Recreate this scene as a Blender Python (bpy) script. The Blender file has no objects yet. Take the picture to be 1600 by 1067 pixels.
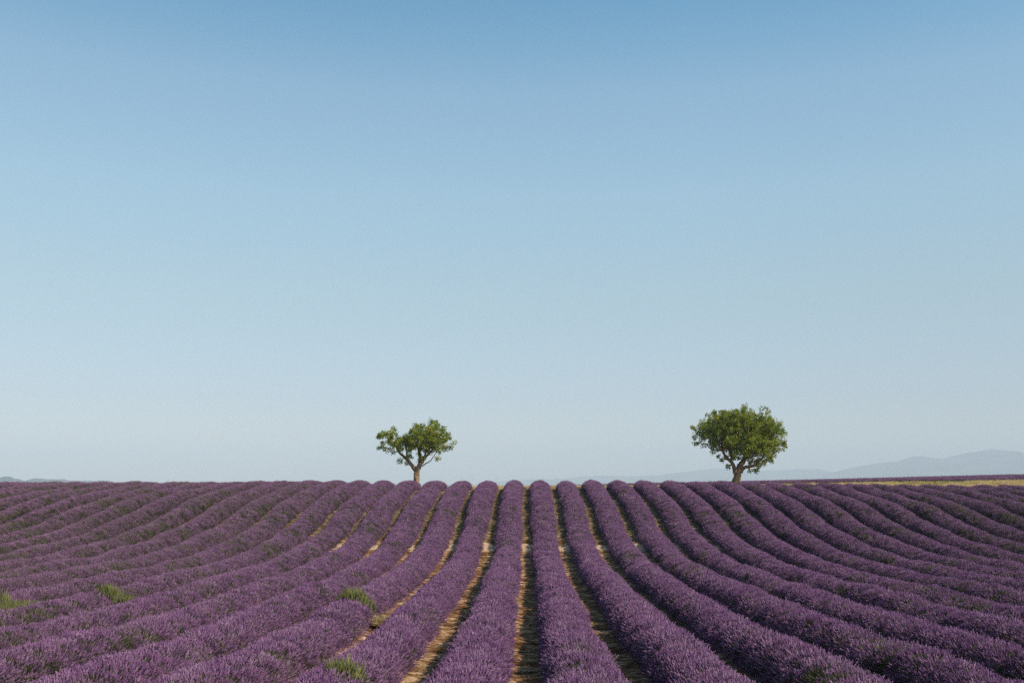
import bpy, math, random
import numpy as np
from mathutils import Vector, Matrix

SC = bpy.context.scene
COL = SC.collection
R = math.radians
rng = np.random.default_rng(7)
random.seed(7)

# ------------------------------------------------------------------ camera, sky, sun, exposure
F = 1555.6                                   # focal length in pixels of the 1600 px wide photograph
cam = bpy.data.cameras.new('camera'); cam.lens = 35.0; cam.sensor_width = 36.0
cam.shift_x = -23 / 1600; cam.shift_y = 216.5 / 1600
cam.clip_end = 60000; cam.clip_start = 0.1
camo = bpy.data.objects.new('camera', cam); COL.objects.link(camo)
camo.location = (0, 0, 0); camo.rotation_euler = (R(90), 0, 0)
SC.camera = camo

SUN_EL, SUN_AZ = 38.0, 122.0                 # azimuth clockwise from the view direction (+Y)
w = bpy.data.worlds.new('World'); SC.world = w; w.use_nodes = True
nt = w.node_tree
for n in list(nt.nodes): nt.nodes.remove(n)
out = nt.nodes.new('ShaderNodeOutputWorld'); bg = nt.nodes.new('ShaderNodeBackground')
sky = nt.nodes.new('ShaderNodeTexSky'); sky.sky_type = 'NISHITA'; sky.sun_disc = False
sky.sun_elevation = R(SUN_EL); sky.sun_rotation = R(SUN_AZ)
sky.altitude = 600; sky.air_density = 1.0; sky.dust_density = 0.5; sky.ozone_density = 2.0
# colour grade of the whole dome by height above the horizon (deeper cyan blue higher up)
tcw = nt.nodes.new('ShaderNodeTexCoord'); sxw = nt.nodes.new('ShaderNodeSeparateXYZ'); nt.links.new(tcw.outputs['Generated'], sxw.inputs[0])
rw = nt.nodes.new('ShaderNodeValToRGB'); nt.links.new(sxw.outputs[2], rw.inputs[0]); rw.color_ramp.interpolation = 'LINEAR'
GRADE = [(0.0, (.44, .40, .40)), (.08, (.45, .415, .415)), (.179, (.62, .575, .465)), (.273, (.73, .735, .59)), (.361, (.70, .775, .655)), (.432, (.425, .69, .645)), (.62, (.30, .48, .54)), (1.0, (.24, .36, .44))]
ee = rw.color_ramp.elements
while len(ee) < len(GRADE): ee.new(.5)
for i_, (p_, c_) in enumerate(GRADE): ee[i_].position = p_; ee[i_].color = (*c_, 1)
vm = nt.nodes.new('ShaderNodeVectorMath'); vm.operation = 'MULTIPLY'; nt.links.new(sky.outputs[0], vm.inputs[0]); nt.links.new(rw.outputs[0], vm.inputs[1])
mrw = nt.nodes.new('ShaderNodeMapRange'); nt.links.new(sxw.outputs[0], mrw.inputs[0])     # the west side is a little deeper
mrw.inputs[1].default_value = -.5; mrw.inputs[2].default_value = .15; mrw.inputs[3].default_value = .84; mrw.inputs[4].default_value = 1.0
vm3 = nt.nodes.new('ShaderNodeVectorMath'); vm3.operation = 'SCALE'; nt.links.new(vm.outputs[0], vm3.inputs[0]); nt.links.new(mrw.outputs[0], vm3.inputs['Scale'])
vm2 = nt.nodes.new('ShaderNodeVectorMath'); vm2.operation = 'SCALE'; vm2.inputs['Scale'].default_value = 2.0; nt.links.new(vm3.outputs[0], vm2.inputs[0])
nt.links.new(vm2.outputs[0], bg.inputs[0]); nt.links.new(bg.outputs[0], out.inputs[0])
bg.inputs[1].default_value = 0.14

sun = bpy.data.lights.new('sun', 'SUN'); sun.energy = 5.0; sun.angle = R(0.5); sun.color = (1.0, 0.91, 0.78)
suno = bpy.data.objects.new('sun', sun); COL.objects.link(suno)
sd = Vector((math.sin(R(SUN_AZ)) * math.cos(R(SUN_EL)), math.cos(R(SUN_AZ)) * math.cos(R(SUN_EL)), math.sin(R(SUN_EL))))
suno.rotation_euler = sd.to_track_quat('Z', 'Y').to_euler()

vs = SC.view_settings; vs.view_transform = 'Standard'; vs.look = 'None'; vs.exposure = 0.0; vs.gamma = 1.0
vs.use_curve_mapping = False
SC.cycles.use_denoising = False; SC.cycles.use_adaptive_sampling = False
SC.cycles.volume_bounces = 1; SC.cycles.max_bounces = 6; SC.cycles.diffuse_bounces = 3
SC.cycles.sample_clamp_indirect = 4.0

# ------------------------------------------------------------------ noise helpers
_T = np.random.default_rng(11).random((512, 512)).astype(np.float32)
def vnoise(x, y):
    x = np.asarray(x, np.float64); y = np.asarray(y, np.float64)
    xi = np.floor(x).astype(np.int64); yi = np.floor(y).astype(np.int64)
    u = x - xi; v = y - yi; u = u * u * (3 - 2 * u); v = v * v * (3 - 2 * v)
    a = _T[xi & 511, yi & 511]; b = _T[(xi + 1) & 511, yi & 511]
    c = _T[xi & 511, (yi + 1) & 511]; d = _T[(xi + 1) & 511, (yi + 1) & 511]
    return (a * (1 - u) + b * u) * (1 - v) + (c * (1 - u) + d * u) * v
def fbm(x, y, o=3):
    s = 0; a = 0.5
    for i in range(o):
        s = s + a * vnoise(x * 2 ** i + 17.3 * i, y * 2 ** i + 5.7 * i); a *= 0.5
    return s / (1 - 0.5 ** o)
def smooth(a, b, x):
    t = np.clip((x - a) / (b - a), 0, 1); return t * t * (3 - 2 * t)

# ------------------------------------------------------------------ terrain (z = 0 is eye level)
NEAR_D = [-300, -60, 0, 10, 17.2, 21.5, 28, 34, 40, 45.2, 49.6, 52, 54, 57, 60.5, 64, 67, 70]
NEAR_Z = [-4.0, -2.2, -2.5, -3.10, -3.46, -3.64, -3.76, -3.86, -3.88, -3.63, -3.16, -2.84, -2.43, -1.85, -1.42, -1.02, -.76, -.66]
A_D = [70, 74, 84, 100, 150, 250, 600, 1500, 20000]
A_Z = [-.66, -.70, -.95, -1.5, -4, -8, -28, -40, -40]
B_D = [70, 84, 95, 110, 125, 150, 250, 600, 1500, 20000]
B_Z = [-.66, -.12, .04, .22, .25, 0.0, -4, -28, -40, -40]
_dd = np.linspace(-300, 20000, 203001)
def _prep(D, Z, k=9):
    z = np.interp(_dd, D, Z)
    ker = np.ones(k * 2 + 1) / (k * 2 + 1)
    return np.convolve(np.pad(z, k, mode='edge'), ker, mode='valid')
_TA = _prep(NEAR_D + A_D[1:], NEAR_Z + A_Z[1:]); _TB = _prep(NEAR_D + B_D[1:], NEAR_Z + B_Z[1:])
def H(x, d):
    x = np.asarray(x, np.float64); d = np.asarray(d, np.float64)
    i = (d + 300) * 10; i0 = np.clip(i.astype(np.int64), 0, 202999); t = np.clip(i - i0, 0, 1)
    za = _TA[i0] * (1 - t) + _TA[i0 + 1] * t; zb = _TB[i0] * (1 - t) + _TB[i0 + 1] * t
    f = np.clip((x + 5) / 60, 0, 1) ** 0.6
    z = za * (1 - f) + zb * f
    z = z - 0.34 * smooth(7, 28, x) * smooth(52, 70, d) * (1 - smooth(74, 84, d))
    z = z + 0.10 * (fbm(x * 0.06 + 40, d * 0.10, 2) - 0.5) * smooth(10, 25, d) * (1 - smooth(58, 66, d))
    z = z + 0.25 * smooth(-6, -24, x) * smooth(14, 30, d) * (1 - smooth(50, 66, d))
    z = z - 0.17 * smooth(-6, -22, x) * smooth(57, 69, d) * (1 - smooth(90, 120, d))
    return z

S = 1.8                                        # distance between rows
CREST = 70.0

# ------------------------------------------------------------------ mesh and material helpers
def mesh_obj(name, verts, faces, mat=None, parent=None, smooth_=True, link=True):
    me = bpy.data.meshes.new(name)
    verts = np.asarray(verts, np.float32); faces = np.asarray(faces, np.int32)
    n, k = faces.shape
    me.vertices.add(len(verts)); me.vertices.foreach_set('co', verts.ravel())
    me.loops.add(n * k); me.loops.foreach_set('vertex_index', faces.ravel())
    me.polygons.add(n); me.polygons.foreach_set('loop_start', np.arange(0, n * k, k, dtype=np.int32))
    me.polygons.foreach_set('use_smooth', np.full(n, smooth_))
    me.update(calc_edges=True)
    if mat: me.materials.append(mat)
    o = bpy.data.objects.new(name, me)
    if link: COL.objects.link(o)
    if parent: o.parent = parent
    return o
def tag(o, label=None, cat=None, group=None, kind=None):
    if label: o['label'] = label
    if cat: o['category'] = cat
    if group: o['group'] = group
    if kind: o['kind'] = kind
    return o
def empty(name, loc):
    o = bpy.data.objects.new(name, None); COL.objects.link(o); o.location = loc; o.empty_display_size = 0.3
    return o
def grid_faces(nr, nc, wrap=False):
    i = np.arange(nr - 1)[:, None] * nc; j = np.arange(nc - 1)[None, :]
    a = (i + j).ravel()
    return np.stack([a, a + 1, a + nc + 1, a + nc], 1)

class NG:
    def __init__(s, m):
        s.t = m.node_tree; s.b = s.t.nodes['Principled BSDF']
    def n(s, typ, **kw):
        x = s.t.nodes.new(typ)
        for k, v in kw.items():
            if isinstance(k, str) and hasattr(x, k): setattr(x, k, v)
        return x
    def l(s, a, b): s.t.links.new(a, b)
def mat(name, base=(.5, .5, .5), rough=.8, spec=.2):
    m = bpy.data.materials.new(name); m.use_nodes = True
    g = NG(m); g.b.inputs['Base Color'].default_value = (*base, 1); g.b.inputs['Roughness'].default_value = rough
    g.b.inputs['Specular IOR Level'].default_value = spec
    return m, g
def ramp(g, src, stops):
    r = g.n('ShaderNodeValToRGB'); g.l(src, r.inputs[0]); e = r.color_ramp.elements
    while len(e) < len(stops): e.new(0.5)
    for i, (p, c) in enumerate(stops):
        e[i].position = p; e[i].color = (*c, 1)
    return r.outputs[0]
def noise(g, scale, detail=3, vec=None, rough=.5):
    n = g.n('ShaderNodeTexNoise'); n.inputs['Scale'].default_value = scale; n.inputs['Detail'].default_value = detail
    n.inputs['Roughness'].default_value = rough
    if vec: g.l(vec, n.inputs['Vector'])
    return n.outputs[0]
def objcoord(g, scale=None):
    tc = g.n('ShaderNodeTexCoord')
    if scale is None: return tc.outputs['Object']
    mp = g.n('ShaderNodeMapping'); mp.inputs['Scale'].default_value = scale; g.l(tc.outputs['Object'], mp.inputs[0])
    return mp.outputs[0]
def mix(g, fac, a, b, mode='MIX'):
    m = g.n('ShaderNodeMix'); m.data_type = 'RGBA'; m.blend_type = mode
    for s, v in ((m.inputs[0], fac), (m.inputs[6], a), (m.inputs[7], b)):
        if isinstance(v, (int, float)): s.default_value = v
        elif isinstance(v, tuple): s.default_value = (*v, 1)
        else: g.l(v, s)
    return m.outputs[2]
def bump(g, src, strength, dist=.02):
    b = g.n('ShaderNodeBump'); b.inputs['Strength'].default_value = strength; b.inputs['Distance'].default_value = dist
    g.l(src, b.inputs['Height']); g.l(b.outputs[0], g.b.inputs['Normal'])
def translucent(m, g, col, amount):
    o = [n for n in g.t.nodes if n.type == 'OUTPUT_MATERIAL'][0]
    tr = g.n('ShaderNodeBsdfTranslucent'); mx = g.n('ShaderNodeMixShader'); mx.inputs[0].default_value = amount
    if isinstance(col, tuple): tr.inputs[0].default_value = (*col, 1)
    else: g.l(col, tr.inputs[0])
    g.l(g.b.outputs[0], mx.inputs[1]); g.l(tr.outputs[0], mx.inputs[2]); g.l(mx.outputs[0], o.inputs[0])

# soil
M_SOIL, g = mat('soil', rough=.95, spec=.05)
co = objcoord(g)
cob = objcoord(g, (.7, 2.4, 1))
c1 = ramp(g, noise(g, 2.4, 8, cob, .62), [(.38, (.075, .030, .011)), (.50, (.22, .11, .045)), (.60, (.50, .31, .165)), (.72, (.68, .48, .30))])
c2 = ramp(g, noise(g, 3.2, 8, cob, .62), [(.38, (.07, .042, .016)), (.54, (.17, .11, .05)), (.67, (.39, .28, .165))])
sx = g.n('ShaderNodeSeparateXYZ'); g.l(co, sx.inputs[0])
mr = g.n('ShaderNodeMapRange'); mr.inputs[1].default_value = 49.5; mr.inputs[2].default_value = 52.5; g.l(sx.outputs[1], mr.inputs[0])
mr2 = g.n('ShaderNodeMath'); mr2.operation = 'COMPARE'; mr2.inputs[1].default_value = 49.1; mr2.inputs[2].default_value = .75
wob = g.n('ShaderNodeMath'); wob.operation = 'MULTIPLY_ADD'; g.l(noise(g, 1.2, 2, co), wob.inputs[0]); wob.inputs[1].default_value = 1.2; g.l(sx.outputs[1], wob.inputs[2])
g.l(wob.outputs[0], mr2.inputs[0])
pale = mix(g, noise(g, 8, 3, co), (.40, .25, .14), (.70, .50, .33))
cs = mix(g, mr.outputs[0], c1, c2)
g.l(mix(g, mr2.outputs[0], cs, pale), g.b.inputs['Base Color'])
bump(g, noise(g, 14, 5, co), .9, .04)
# distant plain
# lavender
def inst_attr(g, name):
    a = g.n('ShaderNodeAttribute'); a.attribute_type = 'INSTANCER'; a.attribute_name = name; return a.outputs['Fac']
M_FLOWER, g = mat('lavender_flower', rough=.75, spec=.15)
oi = g.n('ShaderNodeObjectInfo')
c = ramp(g, oi.outputs['Random'], [(0, (.13, .054, .13)), (.3, (.205, .088, .198)), (.7, (.285, .138, .255)), (1, (.40, .24, .335))])
c = mix(g, inst_attr(g, 'dull'), c, (.17, .115, .125))
nn = noise(g, 60, 1, objcoord(g))
c = mix(g, .5, c, ramp(g, nn, [(.35, (.35, .35, .35)), (.65, (.75, .72, .75))]), 'OVERLAY')
g.l(c, g.b.inputs['Base Color']); translucent(M_FLOWER, g, c, .15)
M_STEM, g = mat('lavender_stem', rough=.8, spec=.1)
oi = g.n('ShaderNodeObjectInfo')
c = ramp(g, oi.outputs['Random'], [(0, (.10, .10, .045)), (.6, (.18, .17, .085)), (1, (.30, .27, .16))])
g.l(c, g.b.inputs['Base Color']); translucent(M_STEM, g, c, .2)
M_LEAFY, g = mat('lavender_leaf', rough=.85, spec=.1)
oi = g.n('ShaderNodeObjectInfo')
c = ramp(g, oi.outputs['Random'], [(0, (.06, .068, .028)), (.6, (.11, .112, .046)), (1, (.19, .175, .085))])
g.l(c, g.b.inputs['Base Color']); translucent(M_LEAFY, g, c, .2)
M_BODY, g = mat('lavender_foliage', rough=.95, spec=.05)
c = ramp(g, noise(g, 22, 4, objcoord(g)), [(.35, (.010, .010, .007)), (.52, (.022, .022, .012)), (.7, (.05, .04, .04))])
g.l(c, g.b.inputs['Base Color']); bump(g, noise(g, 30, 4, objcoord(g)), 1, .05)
# grasses
def grass_mat(name, stops):
    m, g = mat(name, rough=.8, spec=.1)
    oi = g.n('ShaderNodeObjectInfo')
    c = ramp(g, oi.outputs['Random'], stops); g.l(c, g.b.inputs['Base Color']); translucent(m, g, c, .25)
    return m
M_DRY = grass_mat('dry_grass', [(0, (.38, .28, .09)), (.4, (.62, .46, .19)), (1, (.82, .64, .35))])
M_GRASSG = grass_mat('green_grass', [(0, (.14, .155, .04)), (1, (.25, .24, .08))])
def clump_mat(name, stops):
    m, g = mat(name, rough=.8, spec=.1)
    c = ramp(g, noise(g, 25, 3, objcoord(g)), stops); g.l(c, g.b.inputs['Base Color']); translucent(m, g, c, .25)
    return m
M_WEED = clump_mat('weed_green', [(.35, (.10, .11, .034)), (.65, (.29, .275, .10))])
M_STRAW = clump_mat('straw', [(.35, (.25, .17, .07)), (.65, (.62, .45, .24))])
M_STONE, g = mat('field_stone', rough=.9, spec=.1)
oi = g.n('ShaderNodeObjectInfo')
c = ramp(g, oi.outputs['Random'], [(0, (.12, .06, .03)), (.5, (.26, .15, .08)), (1, (.56, .39, .25))])
g.l(c, g.b.inputs['Base Color'])
M_STONEG, g = mat('field_stone_grey', rough=.9, spec=.1)
oi = g.n('ShaderNodeObjectInfo')
c = ramp(g, oi.outputs['Random'], [(0, (.09, .06, .035)), (.6, (.22, .16, .09)), (1, (.54, .43, .30))])
g.l(c, g.b.inputs['Base Color'])
# trees
M_BARK, g = mat('bark', rough=.95, spec=.1)
c = ramp(g, noise(g, 5, 6, objcoord(g, (2, 2, .6)), .65), [(.32, (.07, .045, .03)), (.5, (.24, .15, .09)), (.66, (.50, .35, .22))])
g.l(c, g.b.inputs['Base Color']); bump(g, noise(g, 9, 5, objcoord(g, (2, 2, .5))), 1, .08)
M_TREELEAF, g = mat('tree_leaf', rough=.55, spec=.3)
at = g.n('ShaderNodeAttribute'); at.attribute_name = 'tone'
c = ramp(g, at.outputs['Fac'], [(0, (.08, .125, .012)), (.5, (.22, .262, .020)), (1, (.44, .44, .04))])
g.l(c, g.b.inputs['Base Color']); translucent(M_TREELEAF, g, c, .3)
# mountains
M_MOUNT, g = mat('mountain_rock_and_wood', rough=1, spec=0)
c = ramp(g, noise(g, .004, 6, objcoord(g)), [(.4, (.04, .06, .05)), (.6, (.11, .12, .10))])
g.l(c, g.b.inputs['Base Color'])
M_MOUNT2, g = mat('mountain_pale_top', rough=1, spec=0)
co = objcoord(g); sx = g.n('ShaderNodeSeparateXYZ'); g.l(co, sx.inputs[0])
mr = g.n('ShaderNodeMapRange'); mr.inputs[1].default_value = 10; mr.inputs[2].default_value = 15; g.l(sx.outputs[2], mr.inputs[0])
g.l(mix(g, mr.outputs[0], (.035, .06, .06), (.45, .43, .40)), g.b.inputs['Base Color'])

# ------------------------------------------------------------------ ground sheet
def geo(a, b, n): return list(np.geomspace(a, b, n))
gx = np.unique(np.round(np.concatenate([[-v for v in geo(46, 10900, 26)], np.arange(-45, -16, .6), np.arange(-16, 12.01, .09),
                        np.arange(12.6, 60, .8), geo(62, 10900, 26)]), 3))
gy = np.unique(np.round(np.concatenate([[-290, -120, -50, -20, -8], np.arange(-4, 8, .5), np.arange(8, 72, .1), np.arange(72, 90, .5),
                        np.arange(90, 160, 3), geo(162, 10500, 34)]), 3))
GX, GY = np.meshgrid(gx, gy)
Z = H(GX, GY)
furrow = np.abs((GX / S) - np.round(GX / S)) * S                     # distance from the furrow centre line
fine = smooth(-16, -14.5, GX) * (1 - smooth(10.5, 12, GX)) * (1 - smooth(69, 72, GY)) * smooth(7, 9, GY)
clods = 0.20 * (fbm(GX * .9, GY * 2.2, 2) - .5) + 0.11 * np.abs(fbm(GX * 3.5 + 9, GY * 5.5, 2) - .5) + 0.05 * (vnoise(GX * 9, GY * 9) - .5)
Z = Z + fine * clods - 0.03 * np.exp(-(furrow / .3) ** 2) * smooth(5, 9, GY) * (1 - smooth(68, 71, GY)) * (np.abs(GX) < 46)
V = np.stack([GX.ravel(), GY.ravel(), Z.ravel()], 1)
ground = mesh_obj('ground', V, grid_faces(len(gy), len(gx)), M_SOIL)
tag(ground, 'bare tan and brown soil under and between the lavender rows', kind='structure')
Z_FURROW = lambda x, d: H(x, d) + smooth(-16, -14.5, x) * (1 - smooth(10.5, 12, x)) * (0.20 * (fbm(x * .9, d * 2.2, 2) - .5) + 0.11 * np.abs(fbm(x * 3.5 + 9, d * 5.5, 2) - .5)) - .03

# ------------------------------------------------------------------ mountains
def ridge(name, label, prof, dist, depth, m, seed):
    px = np.array([p[0] for p in prof], float); py = np.array([p[1] for p in prof], float)
    X = np.linspace(px[0], px[-1], 220); top = np.interp(X, px, py)
    ker = np.hanning(13); ker /= ker.sum(); top = np.convolve(np.pad(top, 6, mode='edge'), ker, mode='valid')
    top = top + 0.5 * (fbm(X * .08 + seed, X * 0 + seed, 4) - .5)
    wx = (X - 823) * dist / F; wz = (750 - top) * dist / F
    nr = 28; vs_ = []
    base = -45
    for r in range(nr):
        t = (r - (nr - 1) / 2) / ((nr - 1) / 2)                      # -1 front .. 1 back
        prof_ = (1 - abs(t)) ** .8
        sp = 1 + .35 * (fbm(wx / depth * 5 + seed, wx * 0 + t * 3 + seed, 3) - .5) * (0.02 < prof_ < 0.98)
        z = base + (wz - base) * prof_ * (sp if prof_ < .98 else 1)
        z = np.minimum(z, wz)
        vs_.append(np.stack([wx * (1 + t * depth / dist * .0), np.full_like(wx, dist + t * depth), z], 1))
    o = mesh_obj(name, np.concatenate(vs_), grid_faces(nr, len(X)), m)
    return tag(o, label, kind='structure')
ridge('mountains', 'large pale blue mountain range at the right edge',
      [(1270, 752), (1300, 739), (1330, 731), (1370, 724), (1398, 720.5), (1407, 720), (1430, 712), (1450, 710.5), (1475, 711),
       (1500, 707), (1525, 701), (1550, 700), (1570, 702), (1600, 703), (1660, 700), (1740, 708), (1830, 722), (1950, 745)], 8200, 1400, M_MOUNT, 3)
ridge('mountains', 'low pale blue hills between and behind the two trees',
      [(770, 753), (800, 749.5), (860, 748), (900, 744.5), (935, 741.5), (975, 743), (995, 744.5), (1040, 740), (1075, 737), (1100, 733), (1125, 731),
       (1160, 733), (1200, 734), (1260, 731), (1285, 731.5), (1305, 737), (1330, 745), (1350, 752)], 9400, 900, M_MOUNT, 8)
ridge('mountains', 'small blue peak with a pale top at the left edge',
      [(-120, 753), (-60, 747), (-20, 750), (0, 746.5), (8, 744), (14, 743), (22, 746), (30, 749.5), (40, 752), (46, 753)], 3000, 200, M_MOUNT2, 5)
ridge('mountains', 'low blue hill ridge beside the peak at left',
      [(36, 753), (48, 749), (56, 747), (68, 746.6), (78, 748.5), (95, 748.6), (112, 748), (136, 748), (140, 749), (170, 751), (178, 753.5)], 3400, 200, M_MOUNT, 15)

# ------------------------------------------------------------------ haze
def box_mesh(x0, x1, y0, y1, z0, z1):
    v = [(x, y, z) for z in (z0, z1) for y in (y0, y1) for x in (x0, x1)]
    f = [(0, 2, 3, 1), (4, 5, 7, 6), (0, 1, 5, 4), (2, 6, 7, 3), (0, 4, 6, 2), (1, 3, 7, 5)]
    return v, f
v, f = box_mesh(-11000, 11000, -320, 10600, -48, 300)
haze = mesh_obj('haze', v, f, None, smooth_=False)
hm = bpy.data.materials.new('haze_air'); hm.use_nodes = True; t = hm.node_tree
for n in list(t.nodes): t.nodes.remove(n)
ho = t.nodes.new('ShaderNodeOutputMaterial'); pv = t.nodes.new('ShaderNodeVolumePrincipled')
pv.inputs['Color'].default_value = (.775, .895, .985, 1); pv.inputs['Density'].default_value = 2.3e-4; pv.inputs['Anisotropy'].default_value = -0.1
t.links.new(pv.outputs[0], ho.inputs['Volume']); haze.data.materials.append(hm)
tag(haze, 'pale blue summer haze in front of the distant mountains', kind='stuff')

# ------------------------------------------------------------------ instance prototypes
def proto_collection(name, objs):
    c = bpy.data.collections.new(name)
    for o in objs: c.objects.link(o)
    return c
def proto(name, verts, faces, mats, mi):
    me = bpy.data.meshes.new(name); me.from_pydata(verts, [], faces)
    for m in mats: me.materials.append(m)
    me.polygons.foreach_set('material_index', mi); me.update()
    return bpy.data.objects.new(name, me)
def stalk(V, Fs, MI, p0, p1, r, m):                                   # thin three-sided stalk
    d = (p1 - p0).normalized(); a = d.orthogonal().normalized(); b = d.cross(a); i = len(V)
    for k in range(3):
        an = k * 2.094; V.append(p0 + (a * math.cos(an) + b * math.sin(an)) * r)
    V.append(p1); 
    for k in range(3): Fs.append((i + k, i + (k + 1) % 3, i + 3)); MI.append(m)
def spike(V, Fs, MI, p0, d, L, r, m, rnd):                            # flower head: two whorled lobes
    a = d.orthogonal().normalized(); b = d.cross(a); i = len(V)
    prof = [(0, .45), (.28, 1.0), (.5, .62), (.74, .85)]
    for t, rr in prof:
        off = rnd.random() * 1.5
        for k in range(4):
            an = k * 1.5708 + off; V.append(p0 + d * (L * t) + (a * math.cos(an) + b * math.sin(an)) * r * rr)
    V.append(p0 + d * L)
    for s in range(3):
        for k in range(4):
            A = i + s * 4 + k; B = i + s * 4 + (k + 1) % 4
            Fs.append((A, B, B + 4, A + 4)); MI.append(m)
    for k in range(4): Fs.append((i + 12 + k, i + 12 + (k + 1) % 4, i + 16)); MI.append(m)
def blade(V, Fs, MI, p0, p1, wd, m, rnd):
    d = (p1 - p0); s = d.cross(Vector((rnd.random() - .5, rnd.random() - .5, rnd.random() - .5))).normalized() * wd; i = len(V)
    mid = p0 + d * .55 + Vector((0, 0, d.length * .06))
    V += [p0 - s * .6, p0 + s * .6, mid + s, mid - s, p1]
    Fs += [(i, i + 1, i + 2, i + 3), (i + 3, i + 2, i + 4)]; MI += [m, m]
def rdir(rnd, spread):
    th = math.sqrt(rnd.random()) * spread; ph = rnd.random() * 6.283
    return Vector((math.sin(th) * math.cos(ph), math.sin(th) * math.sin(ph), math.cos(th)))
def flower_tuft(name, seed, nst=13, fl=1.0):
    rnd = random.Random(seed); V = []; Fs = []; MI = []
    for k in range(nst):
        d = rdir(rnd, .62); base = Vector(((rnd.random() - .5) * .16, (rnd.random() - .5) * .16, -.03))
        L = .11 + rnd.random() * .08; tip = base + d * L + Vector((0, 0, 0))
        stalk(V, Fs, MI, base, tip + d * .02, .0028, 0)
        if rnd.random() < fl:
            spike(V, Fs, MI, tip, (d + Vector((0, 0, .15))).normalized(), .045 + rnd.random() * .03, .0075 + rnd.random() * .0028, 1, rnd)
    for k in range(10):
        d = rdir(rnd, 1.0); base = Vector(((rnd.random() - .5) * .14, (rnd.random() - .5) * .14, -.04))
        blade(V, Fs, MI, base, base + d * (.10 + rnd.random() * .11), .004, 2, rnd)
    return proto(name, V, Fs, [M_STEM, M_FLOWER, M_LEAFY], MI)
def leafy_tuft(name, seed):
    rnd = random.Random(seed); V = []; Fs = []; MI = []
    for k in range(34):
        d = rdir(rnd, .95); base = Vector(((rnd.random() - .5) * .15, (rnd.random() - .5) * .15, -.05))
        blade(V, Fs, MI, base, base + d * (.10 + rnd.random() * .12), .005, 2 if rnd.random() < .7 else 0, rnd)
    for k in range(2):
        d = rdir(rnd, .6); base = Vector(((rnd.random() - .5) * .1, (rnd.random() - .5) * .1, -.03)); tip = base + d * .15
        stalk(V, Fs, MI, base, tip, .003, 0); spike(V, Fs, MI, tip, d, .06, .008, 1, rnd)
    return proto(name, V, Fs, [M_STEM, M_FLOWER, M_LEAFY], MI)
def grass_tuft(name, seed, m, n, h0, h1, spread, wd, rad=.1, tall=0):
    rnd = random.Random(seed); V = []; Fs = []; MI = []
    for k in range(n):
        d = rdir(rnd, spread); base = Vector(((rnd.random() - .5) * rad * 2, (rnd.random() - .5) * rad * 2, -.02))
        blade(V, Fs, MI, base, base + d * (h0 + rnd.random() * (h1 - h0)), wd, 0, rnd)
    for k in range(tall):
        d = rdir(rnd, .2); base = Vector((0, 0, 0)); tip = base + d * (h1 * (1.6 + rnd.random()))
        stalk(V, Fs, MI, base, tip, wd * .8, 0); spike(V, Fs, MI, tip, d, .10, .009, 0, rnd)
    return proto(name, V, Fs, [m], MI)
def rock(name, seed, m):
    rnd = random.Random(seed); V = []
    for a in range(3):
        for k in range(5):
            an = k * 1.2566 + a * .5; rr = (.75, 1, .6)[a] * (.75 + rnd.random() * .5)
            V.append(Vector((math.cos(an) * rr, math.sin(an) * rr * .8, (-.3, .15, .55)[a] + rnd.random() * .2)))
    V.append(Vector((0, 0, .75)))
    Fs = [(a * 5 + k, a * 5 + (k + 1) % 5, (a + 1) * 5 + (k + 1) % 5, (a + 1) * 5 + k) for a in range(2) for k in range(5)]
    Fs += [(10 + k, 10 + (k + 1) % 5, 15) for k in range(5)]
    return proto(name, V, Fs, [m], [0] * len(Fs))
C_LAV = proto_collection('lavender_tufts', [flower_tuft('a_flower_tuft_%d' % i, 20 + i) for i in range(5)] +
                         [leafy_tuft('b_leafy_tuft_%d' % i, 40 + i) for i in range(2)])
NF, NL = 5, 2
C_DRY = proto_collection('dry_tufts', [grass_tuft('a_dry_%d' % i, 60 + i, M_DRY, 34, .10, .30, .55, .006, .13, 1 if i == 0 else 0) for i in range(3)] +
                         [grass_tuft('b_green_%d' % i, 70 + i, M_GRASSG, 30, .10, .24, .8, .009, .12) for i in range(2)])
C_WEED = proto_collection('weed_tufts', [grass_tuft('a_weed_%d' % i, 80 + i, M_WEED, 22, .14, .32, .5, .007, .07) for i in range(3)])
C_STRAW = proto_collection('straw_tufts', [grass_tuft('a_straw_%d' % i, 90 + i, M_STRAW, 24, .10, .22, 1.2, .005, .09) for i in range(3)])
C_ROCK = proto_collection('field_rocks', [rock('a_rock_%d' % i, 100 + i, M_STONE) for i in range(3)] + [rock('b_rock_%d' % i, 110 + i, M_STONEG) for i in range(3)])

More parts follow.
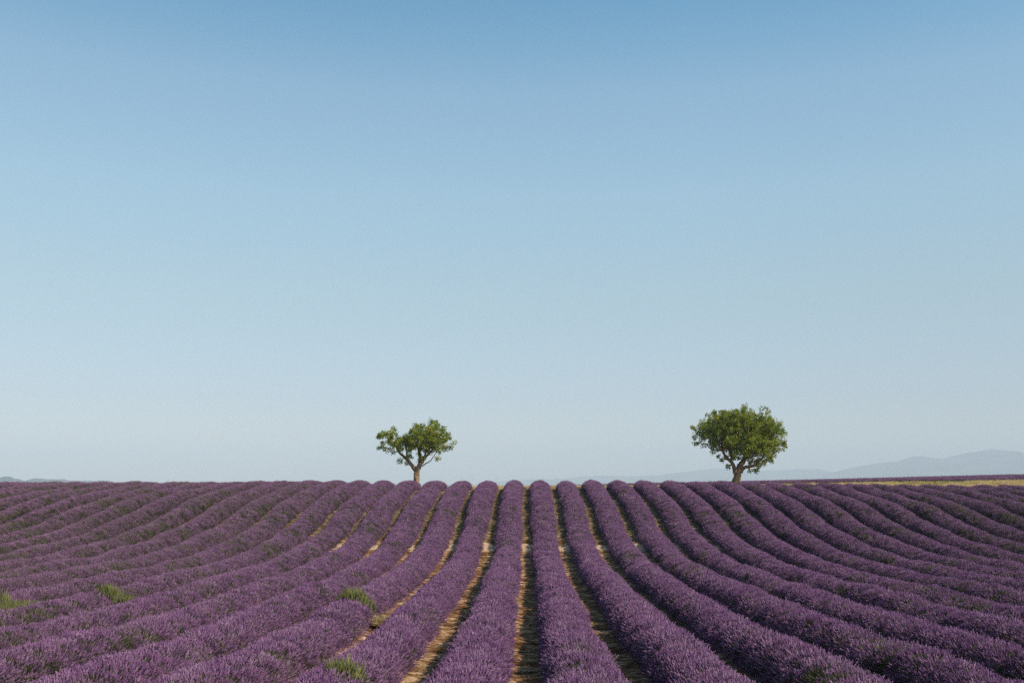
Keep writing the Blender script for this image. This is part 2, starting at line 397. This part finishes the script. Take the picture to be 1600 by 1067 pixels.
_groups = {}
def scatter_group(c, real=False):
    if (c.name, real) in _groups: return _groups[(c.name, real)]
    ng = bpy.data.node_groups.new('scatter_' + c.name, 'GeometryNodeTree')
    ng.interface.new_socket('Geometry', in_out='INPUT', socket_type='NodeSocketGeometry')
    ng.interface.new_socket('Geometry', in_out='OUTPUT', socket_type='NodeSocketGeometry')
    N = ng.nodes; gi = N.new('NodeGroupInput'); go = N.new('NodeGroupOutput'); iop = N.new('GeometryNodeInstanceOnPoints')
    ci = N.new('GeometryNodeCollectionInfo'); ci.inputs['Collection'].default_value = c
    ci.inputs['Separate Children'].default_value = True; ci.inputs['Reset Children'].default_value = True
    iop.inputs['Pick Instance'].default_value = True
    def na(nm, ty):
        a = N.new('GeometryNodeInputNamedAttribute'); a.data_type = ty; a.inputs['Name'].default_value = nm
        return [o for o in a.outputs if o.enabled and o.name == 'Attribute'][0]
    L = ng.links
    L.new(gi.outputs[0], iop.inputs['Points']); L.new(ci.outputs[0], iop.inputs['Instance'])
    L.new(na('pick', 'INT'), iop.inputs['Instance Index']); L.new(na('rot', 'FLOAT_VECTOR'), iop.inputs['Rotation'])
    L.new(na('size', 'FLOAT'), iop.inputs['Scale'])
    if real:
        re_ = N.new('GeometryNodeRealizeInstances'); L.new(iop.outputs[0], re_.inputs[0]); L.new(re_.outputs[0], go.inputs[0])
    else: L.new(iop.outputs[0], go.inputs[0])
    _groups[(c.name, real)] = ng; return ng
def euler_from(n, psi):
    th = np.arccos(np.clip(n[:, 2], -1, 1)); ph = np.arctan2(n[:, 1], n[:, 0])
    m20 = -np.sin(th) * np.cos(psi); m21 = np.sin(th) * np.sin(psi); m22 = np.cos(th)
    m10 = np.sin(ph) * np.cos(th) * np.cos(psi) + np.cos(ph) * np.sin(psi)
    m00 = np.cos(ph) * np.cos(th) * np.cos(psi) - np.sin(ph) * np.sin(psi)
    return np.stack([np.arctan2(m21, m22), -np.arcsin(np.clip(m20, -1, 1)), np.arctan2(m10, m00)], 1)
def scatter(name, P, dirs, size, pick, coll, parent=None, dull=None, real=False):
    me = bpy.data.meshes.new(name); n = len(P)
    me.vertices.add(n); me.vertices.foreach_set('co', np.asarray(P, np.float32).ravel())
    dirs = dirs / np.linalg.norm(dirs, axis=1)[:, None]
    e = euler_from(dirs, rng.random(n) * 6.283)
    me.attributes.new('rot', 'FLOAT_VECTOR', 'POINT').data.foreach_set('vector', e.astype(np.float32).ravel())
    me.attributes.new('size', 'FLOAT', 'POINT').data.foreach_set('value', np.asarray(size, np.float32))
    me.attributes.new('pick', 'INT', 'POINT').data.foreach_set('value', np.asarray(pick, np.int32))
    me.attributes.new('dull', 'FLOAT', 'POINT').data.foreach_set('value', np.asarray(dull if dull is not None else np.zeros(n), np.float32))
    o = bpy.data.objects.new(name, me); COL.objects.link(o)
    if parent: o.parent = parent
    md = o.modifiers.new('scatter', 'NODES'); md.node_group = scatter_group(coll, real)
    o['kind'] = 'stuff'
    return o

# ------------------------------------------------------------------ lavender rows
ROW_END = lambda k: CREST + min(9.0, max(0.0, (-6 - k) * 1.3))
def row_dims(k, y):
    """half width and height of the leafy mound along row k, at depth y"""
    j = k * 7.31
    b = y / .85 + 3 * vnoise(y * .25, j) ; fr = b - np.floor(b)
    bush = np.sqrt(np.clip(1 - (2 * fr - 1) ** 2, 0, 1))             # one dome per bush
    big = fbm(y * .38 + 3, y * 0 + j * .13 + 50, 2) - .5              # slow swell, partly shared by neighbours
    a = (.45 + .05 * smooth(42, 55, y)) * (1 + .10 * (bush - .7) + .42 * (fbm(y * .7, y * 0 + j, 2) - .5))
    a = a * (1 - .07 * (abs(k) > 9)) * (1 + .11 * (-9 <= k <= -4) + .05 * (k == -3))
    h = .51 * (1 + .06 * (abs(k) > 6)) * (1 + .20 * (bush - .7) + .45 * big)
    e = smooth(ROW_END(k) + .6, ROW_END(k) - .3, y + .5 * (vnoise(j, 3.3) - .5))
    e = np.sqrt(np.clip(e, 0, 1))
    return a * (.25 + .75 * e), h * e
def greenness(k, x, y):
    """0 = full bloom, 1 = leafy patch without flowers"""
    n = fbm(x * .9 + k * 3.1, y * .55 + k * 1.7, 3)
    bias = .10 * smooth(-6, -18, x) + .05 * smooth(8, 20, x) + .04 * smooth(62, 45, y) * (np.abs(x) > 6)
    return smooth(.665, .76, n + bias)
GREEN_SPOTS = [  # known leafy places: x px, y px (1600 px photo), radius m
    (840, 828, .6), (905, 833, .7), (1050, 885, .8), (1385, 872, 1.0), (780, 870, .5), (30, 880, .9), (1480, 985, .8), (1340, 1005, .8),
    (250, 1005, .9), (180, 930, 1.4), (610, 943, .6), (1270, 865, .8), (330, 895, .8), (75, 810, .8), (115, 765, .8)]
def ground_hit(px, py):
    dx = (px - 823) / F; dz = (750 - py) / F
    for d in np.arange(12, 72, .05):
        if H(dx * d, d) + .45 >= dz * d: return dx * d, d
    return dx * 70, 70.0
SPOTS = [(*ground_hit(a, b), r) for a, b, r in GREEN_SPOTS]
ORD = ['', 'first', 'second', 'third', 'fourth', 'fifth', 'sixth', 'seventh', 'eighth', 'ninth', 'tenth', 'eleventh', 'twelfth', 'thirteenth',
       'fourteenth', 'fifteenth', 'sixteenth', 'seventeenth', 'eighteenth', 'nineteenth', 'twentieth', 'twenty-first', 'twenty-second', 'twenty-third']
def row_label(k):
    side = 'right' if k >= 0 else 'left'; n = k + 1 if k >= 0 else -k
    if n == 1: return 'flowering purple lavender row bordering the straight central furrow on its %s' % side
    if k == -5: return 'purple lavender row, fifth left of the central furrow, topping out before the left tree'
    if k == 7: return 'purple lavender row, eighth right of the central furrow, leading to the right tree'
    extra = ('straightening towards the crest' if n < 5 else 'curving up to the crest' if n < 10 else
             'with leafy gaps' if k < 0 else 'with shaded flank')
    return '%s purple lavender row to the %s of the central furrow, %s' % (ORD[n], side, extra)
n_tufts = 0
# where the photo shows weeds instead of lavender
WEEDS = [(24, 947, .7, 'weed_clump', 'big bright green weed clump at the left edge in the lavender', 0),
         (183, 930, .36, 'weed_clump', 'yellow-green weed patch lying low between lavender rows, left side', 0),
         (557, 942, .37, 'weed_clump', 'round bright green weed clump left of the straw-coloured bare patch', 0),
         (540, 1064, .24, 'weed_clump', 'grey-green weed clump at the bottom edge of the picture', 0),
         (612, 945, .45, 'straw_patch', 'straw-coloured dry patch beside the round green weed clump', 1)]
WPOS = [(*ground_hit(a, b + 6), r, nm, lb, ty) for a, b, r, nm, lb, ty in WEEDS]
for k in range(-22, 22):
    xc = (k + .5) * S
    lim = (823 / F) if k < 0 else (777 / F)
    y0 = max(9.0, (abs(xc) - 1.2) / lim - 5)
    y1 = ROW_END(k) + .6
    ys = np.arange(y0, y1, .16); nr = len(ys)
    a, h = row_dims(k, ys); xm = xc + .10 * (fbm(ys * .35, ys * 0 + k * 3.3, 2) - .5)
    th = np.linspace(-.12, math.pi + .12, 13)
    ct, st = np.cos(th), np.sin(th)
    px = xm[:, None] + a[:, None] * ct[None] * (1 + .0 * st[None])
    lump = .09 * (fbm(ys[:, None] * 3.1 + k, th[None] * 2.2 + k * 2, 2) - .5)
    px = px + lump * ct[None]
    pz = H(xm, ys)[:, None] + h[:, None] * np.sign(st)[None] * np.abs(st)[None] ** .8 + lump * st[None] * (h[:, None] > .1) - .02
    py = np.repeat(ys[:, None], 13, 1)
    row = empty('lavender_row', (xc, float(y0), float(H(xc, y0))))
    org = np.array([xc, y0, float(H(xc, y0))])
    tag(row, row_label(k), 'lavender row', 'parallel rows of flowering lavender')
    V = np.stack([px.ravel(), py.ravel(), pz.ravel()], 1) - org
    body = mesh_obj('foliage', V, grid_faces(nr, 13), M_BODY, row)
    # tufts on the surface
    arc = 1.75; per = 76
    n = int((y1 - y0) * arc * per)
    yy = y0 + rng.random(n) * (y1 - y0)
    keep = rng.random(n) < np.where(yy < 30, 1.0, np.where(yy < 50, .9, .8)); yy = yy[keep]; n = len(yy)
    t = -.05 + rng.random(n) * (math.pi + .1)
    aa, hh = row_dims(k, yy); xx = xc + .10 * (fbm(yy * .35, yy * 0 + k * 3.3, 2) - .5)
    c_, s_ = np.cos(t), np.sin(t)
    lx = xx + aa * c_; lz = H(xx, yy) + hh * np.sign(s_) * np.abs(s_) ** .8
    nrm = np.stack([c_ / aa.clip(.1), np.zeros(n), s_ / hh.clip(.1)], 1); nrm /= np.linalg.norm(nrm, axis=1)[:, None]
    endt = smooth(y1 - 1.2, y1 - .1, yy)
    dirs = nrm * .75 + np.array([0, 0, .42]) + (rng.random((n, 3)) - .5) * .26; dirs[:, 1] += endt * .6
    gr = greenness(k, lx, yy)
    for sx_, sy_, sr_ in SPOTS:
        gr = np.maximum(gr, smooth(sr_, sr_ * .5, np.hypot(lx - sx_, yy - sy_) + .25 * rng.random(n)))
    leafy = rng.random(n) < np.clip(gr * .62 + .04, 0, 1)
    size = (.85 + .28 * rng.random(n)) * np.where(leafy, .92, 1.0) * (.92 + .16 * fbm(yy * 1.5, lx * 2 + k, 2))
    size = size * np.where(s_ < .25, .85, 1)
    ok = np.ones(n, bool)
    for wx, wy, wr, *_ in WPOS: ok &= np.hypot(lx - wx, yy - wy) > wr * (.35 + .5 * rng.random(n))
    dull = np.clip(.25 * gr + .35 * smooth(-5, -16, lx) * (.5 + fbm(lx * .5, yy * .4, 2)) + .15 * smooth(14, 30, lx) + .25 * (rng.random(n) - .3), 0, 1)
    pick = np.where(leafy, NF + rng.integers(0, NL, n), rng.integers(0, NF, n))
    P = np.stack([lx, yy, lz - .015], 1) - org
    o = scatter('flower_spikes', P[ok], dirs[ok], size[ok], pick[ok], C_LAV, row, dull[ok])
    n_tufts += int(ok.sum())
print('tufts', n_tufts)

# ------------------------------------------------------------------ weed clumps and the straw patch
for wx, wy, wr, nm, lb, ty in WPOS:
    kk = math.floor(wx / S); aa, hh = row_dims(kk, np.array([wy])); xc = (kk + .5) * S
    n = int(130 * wr * wr / .2)
    rr = np.sqrt(rng.random(n)) * wr; an = rng.random(n) * 6.283
    x = wx + rr * np.cos(an); y = wy + rr * np.sin(an)
    u = np.clip(np.abs(x - xc) / float(aa[0]), 0, 1)
    z = H(x, y) + (float(hh[0]) * np.clip(np.sqrt(1 - u * u), .45, 1) * (1.0 if not ty else .5))
    org = np.array([wx, wy, float(H(wx, wy))])
    d = np.stack([(x - wx) * .5, (y - wy) * .5, np.ones(n)], 1)
    o = scatter(nm, np.stack([x, y, z], 1) - org, d, 1.0 + .6 * rng.random(n), rng.integers(0, 3, n), C_STRAW if ty else C_WEED, real=True)
    o.location = org; del o['kind']
    tag(o, lb, 'weeds' if not ty else 'dry grass')

# ------------------------------------------------------------------ stones in the furrows
Ps = []; pk = []; sz = []
for k in range(-10, 8):
    x0 = k * S; n = 1500
    y = 9 + rng.random(n) ** .8 * (CREST + 1 - 9); x = x0 + rng.normal(0, .2, n)
    up = rng.random(n) < smooth(49, 53, y)
    Ps.append(np.stack([x, y, Z_FURROW(x, y) + .004], 1)); pk.append(np.where(up, 3, 0) + rng.integers(0, 3, n))
    sz.append(.009 + .03 * rng.random(n) ** 3 + .015 * up * rng.random(n))
Ps = np.concatenate(Ps); n = len(Ps)
o = scatter('furrow_stones', Ps, np.stack([rng.random(n) - .5, rng.random(n) - .5, np.full(n, 1.2)], 1), np.concatenate(sz), np.concatenate(pk), C_ROCK)
tag(o, 'small pale stones and clods lying in the bare furrows', kind='stuff')

n = 1500
k_ = rng.integers(-8, 7, n); y = 12 + rng.random(n) * 57; x = k_ * S + rng.normal(0, .22, n)
o = scatter('furrow_litter', np.stack([x, y, Z_FURROW(x, y)], 1), np.stack([(rng.random(n) - .5) * 2, (rng.random(n) - .5) * 2, np.full(n, .8)], 1), .18 + .3 * rng.random(n) ** 2,
            np.where(rng.random(n) < .75, 1, 3) + rng.integers(0, 2, n), C_DRY)
tag(o, 'dry stalks and small weeds littering the bare furrows', kind='stuff')

# ------------------------------------------------------------------ dry grass strip along the crest and the field beyond
n = 42000
x = -48 + rng.random(n) * 120; y = 70.9 + rng.random(n) * 17
f = np.clip((x + 5) / 60, 0, 1)
keep = ((x > -11) | (y > 80)) & (y < 73.5 + 16 * f ** .7) & (rng.random(n) < .45 + .55 * smooth(-8, 2, x))
x, y = x[keep], y[keep]; n = len(x)
green = (rng.random(n) < smooth(.58, .78, fbm(x * .25, y * .25, 2)) * .8) * 1
pick = np.where(green == 1, 3 + rng.integers(0, 2, n), 1 + rng.integers(0, 2, n)); pick[rng.random(n) < .004] = 0
o = scatter('dry_grass', np.stack([x, y, H(x, y)], 1), np.stack([(rng.random(n) - .5) * .5, (rng.random(n) - .5) * .5, np.ones(n)], 1), .75 + .55 * rng.random(n), pick, C_DRY)
tag(o, 'yellow dry grass strip along the crest behind the lavender', kind='stuff')
n = 60000
x = 2 + rng.random(n) ** .9 * 85; y = 83 + rng.random(n) * 34
rowp = np.abs(((y + x * .15) / S) % 1 - .5) * 2
keep = (rowp < .78) & (y > 86.5 + (1 - np.clip((x + 5) / 60, 0, 1)) * 5 + 1.5 * fbm(x * .3, x * 0, 2))
x, y, rowp = x[keep], y[keep], rowp[keep]; n = len(x)
z = H(x, y) + .26 * np.sqrt(np.clip(1 - rowp ** 2, 0, 1)) - .10
o = scatter('distant_lavender', np.stack([x, y, z], 1), np.stack([(rng.random(n) - .5) * .8, (rng.random(n) - .5) * .8, np.ones(n)], 1), 1.1 + .5 * rng.random(n),
            np.where(rng.random(n) < .12, NF + rng.integers(0, NL, n), rng.integers(0, NF, n)), C_LAV, None, .25 * rng.random(n))
tag(o, 'second purple lavender field beyond the dry grass strip', kind='stuff')
# tall dry stalks against the sky
n = 260
x = np.concatenate([-28 + rng.random(60) * 30, 2 + rng.random(200) * 62]); y = np.where(x < 2, 71.5 + rng.random(n), np.where(rng.random(n) < .5, 72 + rng.random(n) * 2, 112 + rng.random(n) * 8))
x = x * np.where(y > 100, 1.3, 1)
o = scatter('tall_dry_stalks', np.stack([x, y, H(x, y) + .05], 1), np.stack([(rng.random(n) - .5) * .3, (rng.random(n) - .5) * .3, np.ones(n)], 1), .9 + .7 * rng.random(n), np.where(rng.random(n) < .5, 0, rng.integers(0, 3, n)), C_DRY)
tag(o, 'thin dry grass stalks sticking up along the skyline', kind='stuff')

# ------------------------------------------------------------------ trees
def tube(points, radii, sides=9, seed=0):
    rnd = random.Random(seed); V = []; Fs = []
    P = [Vector(p) for p in points]
    for i, (p, r) in enumerate(zip(P, radii)):
        d = (P[min(i + 1, len(P) - 1)] - P[max(i - 1, 0)]).normalized()
        a = d.cross(Vector((0, 1, 0.02))).normalized(); b = d.cross(a)
        for k in range(sides):
            an = k * 2 * math.pi / sides; rr = r * (1 + .22 * (rnd.random() - .5) + .1 * math.sin(3 * an + i * .5))
            V.append(p + (a * math.cos(an) + b * math.sin(an)) * rr)
    for i in range(len(P) - 1):
        for k in range(sides):
            A = i * sides + k; B = i * sides + (k + 1) % sides
            Fs.append((A, B, B + sides, A + sides))
    V.append(P[-1] + (P[-1] - P[-2]).normalized() * radii[-1] * .5); e = len(V) - 1
    b0 = (len(P) - 1) * sides
    for k in range(sides): Fs.append((b0 + k, b0 + (k + 1) % sides, e, e))
    return V, Fs
def densify(pts, rad, n, wob, rnd):
    P = [Vector(p) for p in pts]; out_p = []; out_r = []
    for i in range(len(P) - 1):
        for s in range(n):
            t = s / n; p0 = P[max(i - 1, 0)]; p1 = P[i]; p2 = P[i + 1]; p3 = P[min(i + 2, len(P) - 1)]
            q = .5 * ((2 * p1) + (p2 - p0) * t + (2 * p0 - 5 * p1 + 4 * p2 - p3) * t * t + (3 * p1 - p0 - 3 * p2 + p3) * t ** 3)
            w_ = wob if (i or s) else 0
            out_p.append(q + Vector((rnd.random() - .5, rnd.random() - .5, rnd.random() - .5)) * w_); out_r.append(rad[i] * (1 - t) + rad[i + 1] * t)
    out_p.append(P[-1]); out_r.append(rad[-1])
    return out_p, out_r
def make_tree(label, px, base_py, dist, sc_, org_z, trunk, limbs, blobs, depth_r, seed, per_blob):
    rnd = random.Random(seed); nr = np.random.default_rng(seed)
    X = (px - 823) * dist / F; Zb = float(H(X, dist))
    mz = dist / F / sc_                                              # metres per crop pixel
    root = empty('almond_tree', (X, dist, Zb)); tag(root, label, 'tree', 'trees standing on the field crest')
    z_off = (750 - base_py) / F * dist - Zb                          # height of the visible foot above the root
    def cv(p, y=0.0): return ((p[0] - org_z[0]) * mz, y * mz, (org_z[1] - p[1]) * mz + z_off)
    # trunk reaches down to the ground with a flare
    tp = [(cv(trunk[0][0])[0] * 1.0, 0, -.25)] + [cv(p, y) for p, y, r in trunk]; tr = [trunk[0][2] * mz * 1.25] + [r * mz for p, y, r in trunk]
    P, Rr = densify(tp, tr, 5, .03, rnd); V, Fs = tube(P, Rr, 11, seed)
    mesh_obj('trunk', [tuple(v) for v in V], Fs, M_BARK, root)
    tips = []
    for li, limb in enumerate(limbs):
        P, Rr = densify([cv(p, y) for p, y, r in limb], [r * mz for p, y, r in limb], 5, .05, rnd)
        V, Fs = tube(P, Rr, 8, seed + li)
        mesh_obj('branch', [tuple(v) for v in V], Fs, M_BARK, root)
        tips += P[3:]
    # crown: leaf clusters around the blob centres, carried by twigs
    cx = np.mean([b[0] for b in blobs]); hw = (max(b[0] for b in blobs) - min(b[0] for b in blobs)) / 2
    CV = []; CF = []; tone = []; TV = []; TF = []
    for (bx, by, br) in blobs:
        u = abs(bx - cx) / hw; dr = depth_r * math.sqrt(max(.08, 1 - u * u)) * (1 if br > 40 else .5)
        reps = 4 if br >= 90 else 3 if br >= 60 else 1
        for q in range(reps):
            yb = (rnd.random() * 2 - 1) * dr if reps == 1 else dr *  (-.8 + 1.6 * q / (reps - 1)) + (rnd.random() - .5) * .4 * dr
            c = np.array(cv((bx, by), yb)); r = br * mz
            near = min(tips, key=lambda t_: (t_ - Vector(c)).length)
            pts = [near, near.lerp(Vector(c), .5) + Vector((rnd.random() - .5, rnd.random() - .5, .2 - rnd.random() * .4)) * .25, Vector(c)]
            tw = min(.035, .012 + .02 * r); V, Fs = tube(pts, [tw * 1.3, tw, tw * .4], 4, 1); o_ = len(TV)
            TV += V; TF += [tuple(i + o_ for i in f_) for f_ in Fs]
            ncl = max(2, int(per_blob * (r / .5) ** 2))
            for s in range(ncl):
                d = nr.normal(0, 1, 3); d /= np.linalg.norm(d); rad = r * (.35 + .65 * nr.random() ** .45)
                cc = c + d * rad; cr = .11 + .15 * nr.random()
                nl = int(30 + 30 * nr.random()); ct_ = nr.random()
                for l_ in range(nl):
                    dl = nr.normal(0, 1, 3); dl /= np.linalg.norm(dl)
                    p = cc + dl * cr * nr.random() ** .4 + np.array([0, 0, .02])
                    ax = dl * .6 + nr.normal(0, .7, 3) + np.array([0, 0, .2]); ax /= np.linalg.norm(ax)
                    sd_ = np.cross(ax, nr.normal(0, 1, 3)); sd_ /= np.linalg.norm(sd_)
                    L = .085 + .05 * nr.random(); W = L * .36; i = len(CV)
                    CV += [p, p + ax * L * .5 + sd_ * W, p + ax * L, p + ax * L * .5 - sd_ * W]
                    CF.append((i, i + 1, i + 2, i + 3)); tone.append(np.clip(.6 * ct_ + .4 * nr.random(), 0, 1))
    tv = mesh_obj('twigs', [tuple(v) for v in TV], TF, M_BARK, root); tv['kind'] = 'stuff'
    cr_ = mesh_obj('crown', np.array(CV), np.array(CF), M_TREELEAF, root, smooth_=False)
    cr_.data.attributes.new('tone', 'FLOAT', 'FACE').data.foreach_set('value', np.array(tone, np.float32))
    cr_['kind'] = 'stuff'
    print('leaves', len(CF))
    return root
LB = [(240, 320, 62), (360, 300, 62), (450, 345, 55), (240, 430, 50), (340, 400, 62), (430, 450, 70), (530, 430, 80), (540, 360, 55), (580, 520, 50),
      (245, 510, 24), (300, 515, 28), (360, 550, 18), (180, 345, 24), (180, 490, 16), (640, 330, 80), (700, 260, 65), (760, 195, 28), (640, 430, 85),
      (760, 330, 100), (880, 215, 62), (900, 180, 26), (900, 300, 95), (1000, 340, 75), (1090, 345, 52), (1125, 415, 36), (1100, 480, 22), (850, 430, 100),
      (960, 450, 75), (750, 470, 70), (850, 540, 55), (700, 540, 42), (760, 620, 42), (940, 550, 45), (1025, 515, 28), (932, 635, 15), (705, 640, 26),
      (590, 600, 30), (460, 662, 12), (527, 685, 9), (490, 510, 46), (545, 600, 26), (590, 290, 35), (1010, 240, 14)]
make_tree('smaller leafy almond tree with a notched, forked crown at the crest, left of centre', 650.5, 752, 74.5, 8.206, (660, 920),
          [((660, 920), 0, 40), ((664, 850), 0, 36), ((668, 780), 0, 36), ((672, 740), 0, 40)],
          [[((655, 790), 0, 26), ((610, 720), -8, 24), ((540, 640), -18, 20), ((460, 560), -20, 15), ((400, 480), -10, 11), ((330, 390), 0, 6)],
           [((690, 760), 0, 28), ((705, 680), 6, 24), ((700, 590), 14, 20), ((690, 500), 10, 15), ((680, 400), 0, 9), ((690, 300), 0, 5)],
           [((705, 720), 20, 20), ((780, 600), 60, 16), ((860, 500), 100, 12), ((930, 380), 110, 6)],
           [((715, 735), -8, 8), ((790, 690), -30, 7), ((850, 655), -50, 6), ((900, 580), -60, 5), ((980, 480), -60, 4)],
           [((540, 640), -18, 14), ((530, 540), 60, 11), ((500, 430), 90, 7), ((520, 360), 90, 4)],
           [((705, 690), 0, 16), ((790, 560), -70, 12), ((850, 420), -110, 8), ((880, 300), -100, 5)]],
          LB, 300, 21, 9)
RB = [(600, 640, 46), (650, 600, 55), (555, 680, 30), (720, 640, 50), (785, 700, 30), (950, 745, 20), (190, 370, 42), (168, 350, 20), (200, 515, 36), (180, 450, 20), (265, 460, 44), (285, 318, 56), (335, 268, 50), (420, 225, 66), (360, 350, 85), (300, 400, 72),
      (380, 470, 75), (320, 540, 34), (365, 570, 28), (420, 605, 30), (465, 650, 24), (465, 705, 8), (540, 195, 62), (640, 190, 58), (500, 300, 110), (620, 290, 120),
      (750, 155, 52), (700, 220, 80), (770, 270, 100), (870, 195, 56), (960, 238, 52), (1015, 245, 28), (1040, 290, 34), (760, 128, 26), (700, 650, 45), (820, 680, 46), (960, 715, 30), (900, 330, 110), (1000, 350, 85),
      (1125, 335, 40), (1150, 395, 30), (1080, 420, 66), (1180, 475, 44), (1200, 520, 28), (1160, 550, 22), (1100, 540, 62), (980, 480, 105), (840, 450, 115),
      (700, 400, 115), (560, 420, 105), (460, 430, 85), (490, 540, 72), (600, 530, 92), (720, 540, 100), (860, 570, 100), (1000, 590, 75), (1090, 610, 44),
      (1020, 680, 42), (1000, 722, 26), (920, 690, 60), (860, 705, 48), (790, 640, 58), (660, 620, 55), (570, 610, 50), (530, 670, 28), (600, 690, 24),
      (562, 767, 13), (850, 785, 24), (862, 822, 9), (822, 820, 9), (900, 752, 26)]
make_tree('larger almond tree with broad full crown and leaning trunk, right on the crest', 1150, 755, 75.5, 7.115, (640, 960),
          [((642, 960), 0, 48), ((648, 910), 0, 42), ((660, 860), 0, 38), ((675, 820), 0, 40)],
          [[((640, 850), 0, 26), ((615, 780), -10, 22), ((585, 730), -20, 20), ((520, 660), -40, 16), ((450, 560), -60, 11), ((360, 440), -50, 6)],
           [((670, 830), 0, 34), ((690, 760), 8, 32), ((730, 700), 20, 28), ((760, 620), 30, 22), ((780, 480), 30, 15), ((770, 320), 10, 7)],
           [((690, 835), -6, 22), ((730, 785), -20, 20), ((785, 772), -40, 18), ((850, 755), -60, 14), ((920, 670), -90, 10), ((1020, 560), -90, 6)],
           [((730, 700), 20, 20), ((820, 620), 90, 15), ((930, 500), 140, 10), ((1050, 400), 120, 5)],
           [((585, 730), -20, 15), ((590, 620), 60, 12), ((540, 480), 130, 9), ((480, 330), 120, 5)],
           [((745, 660), 20, 18), ((700, 560), -90, 13), ((640, 420), -150, 9), ((620, 290), -140, 5)],
           [((745, 670), 20, 16), ((850, 560), -110, 12), ((900, 420), -170, 8), ((900, 300), -150, 5)]],
          RB, 400, 27, 9)
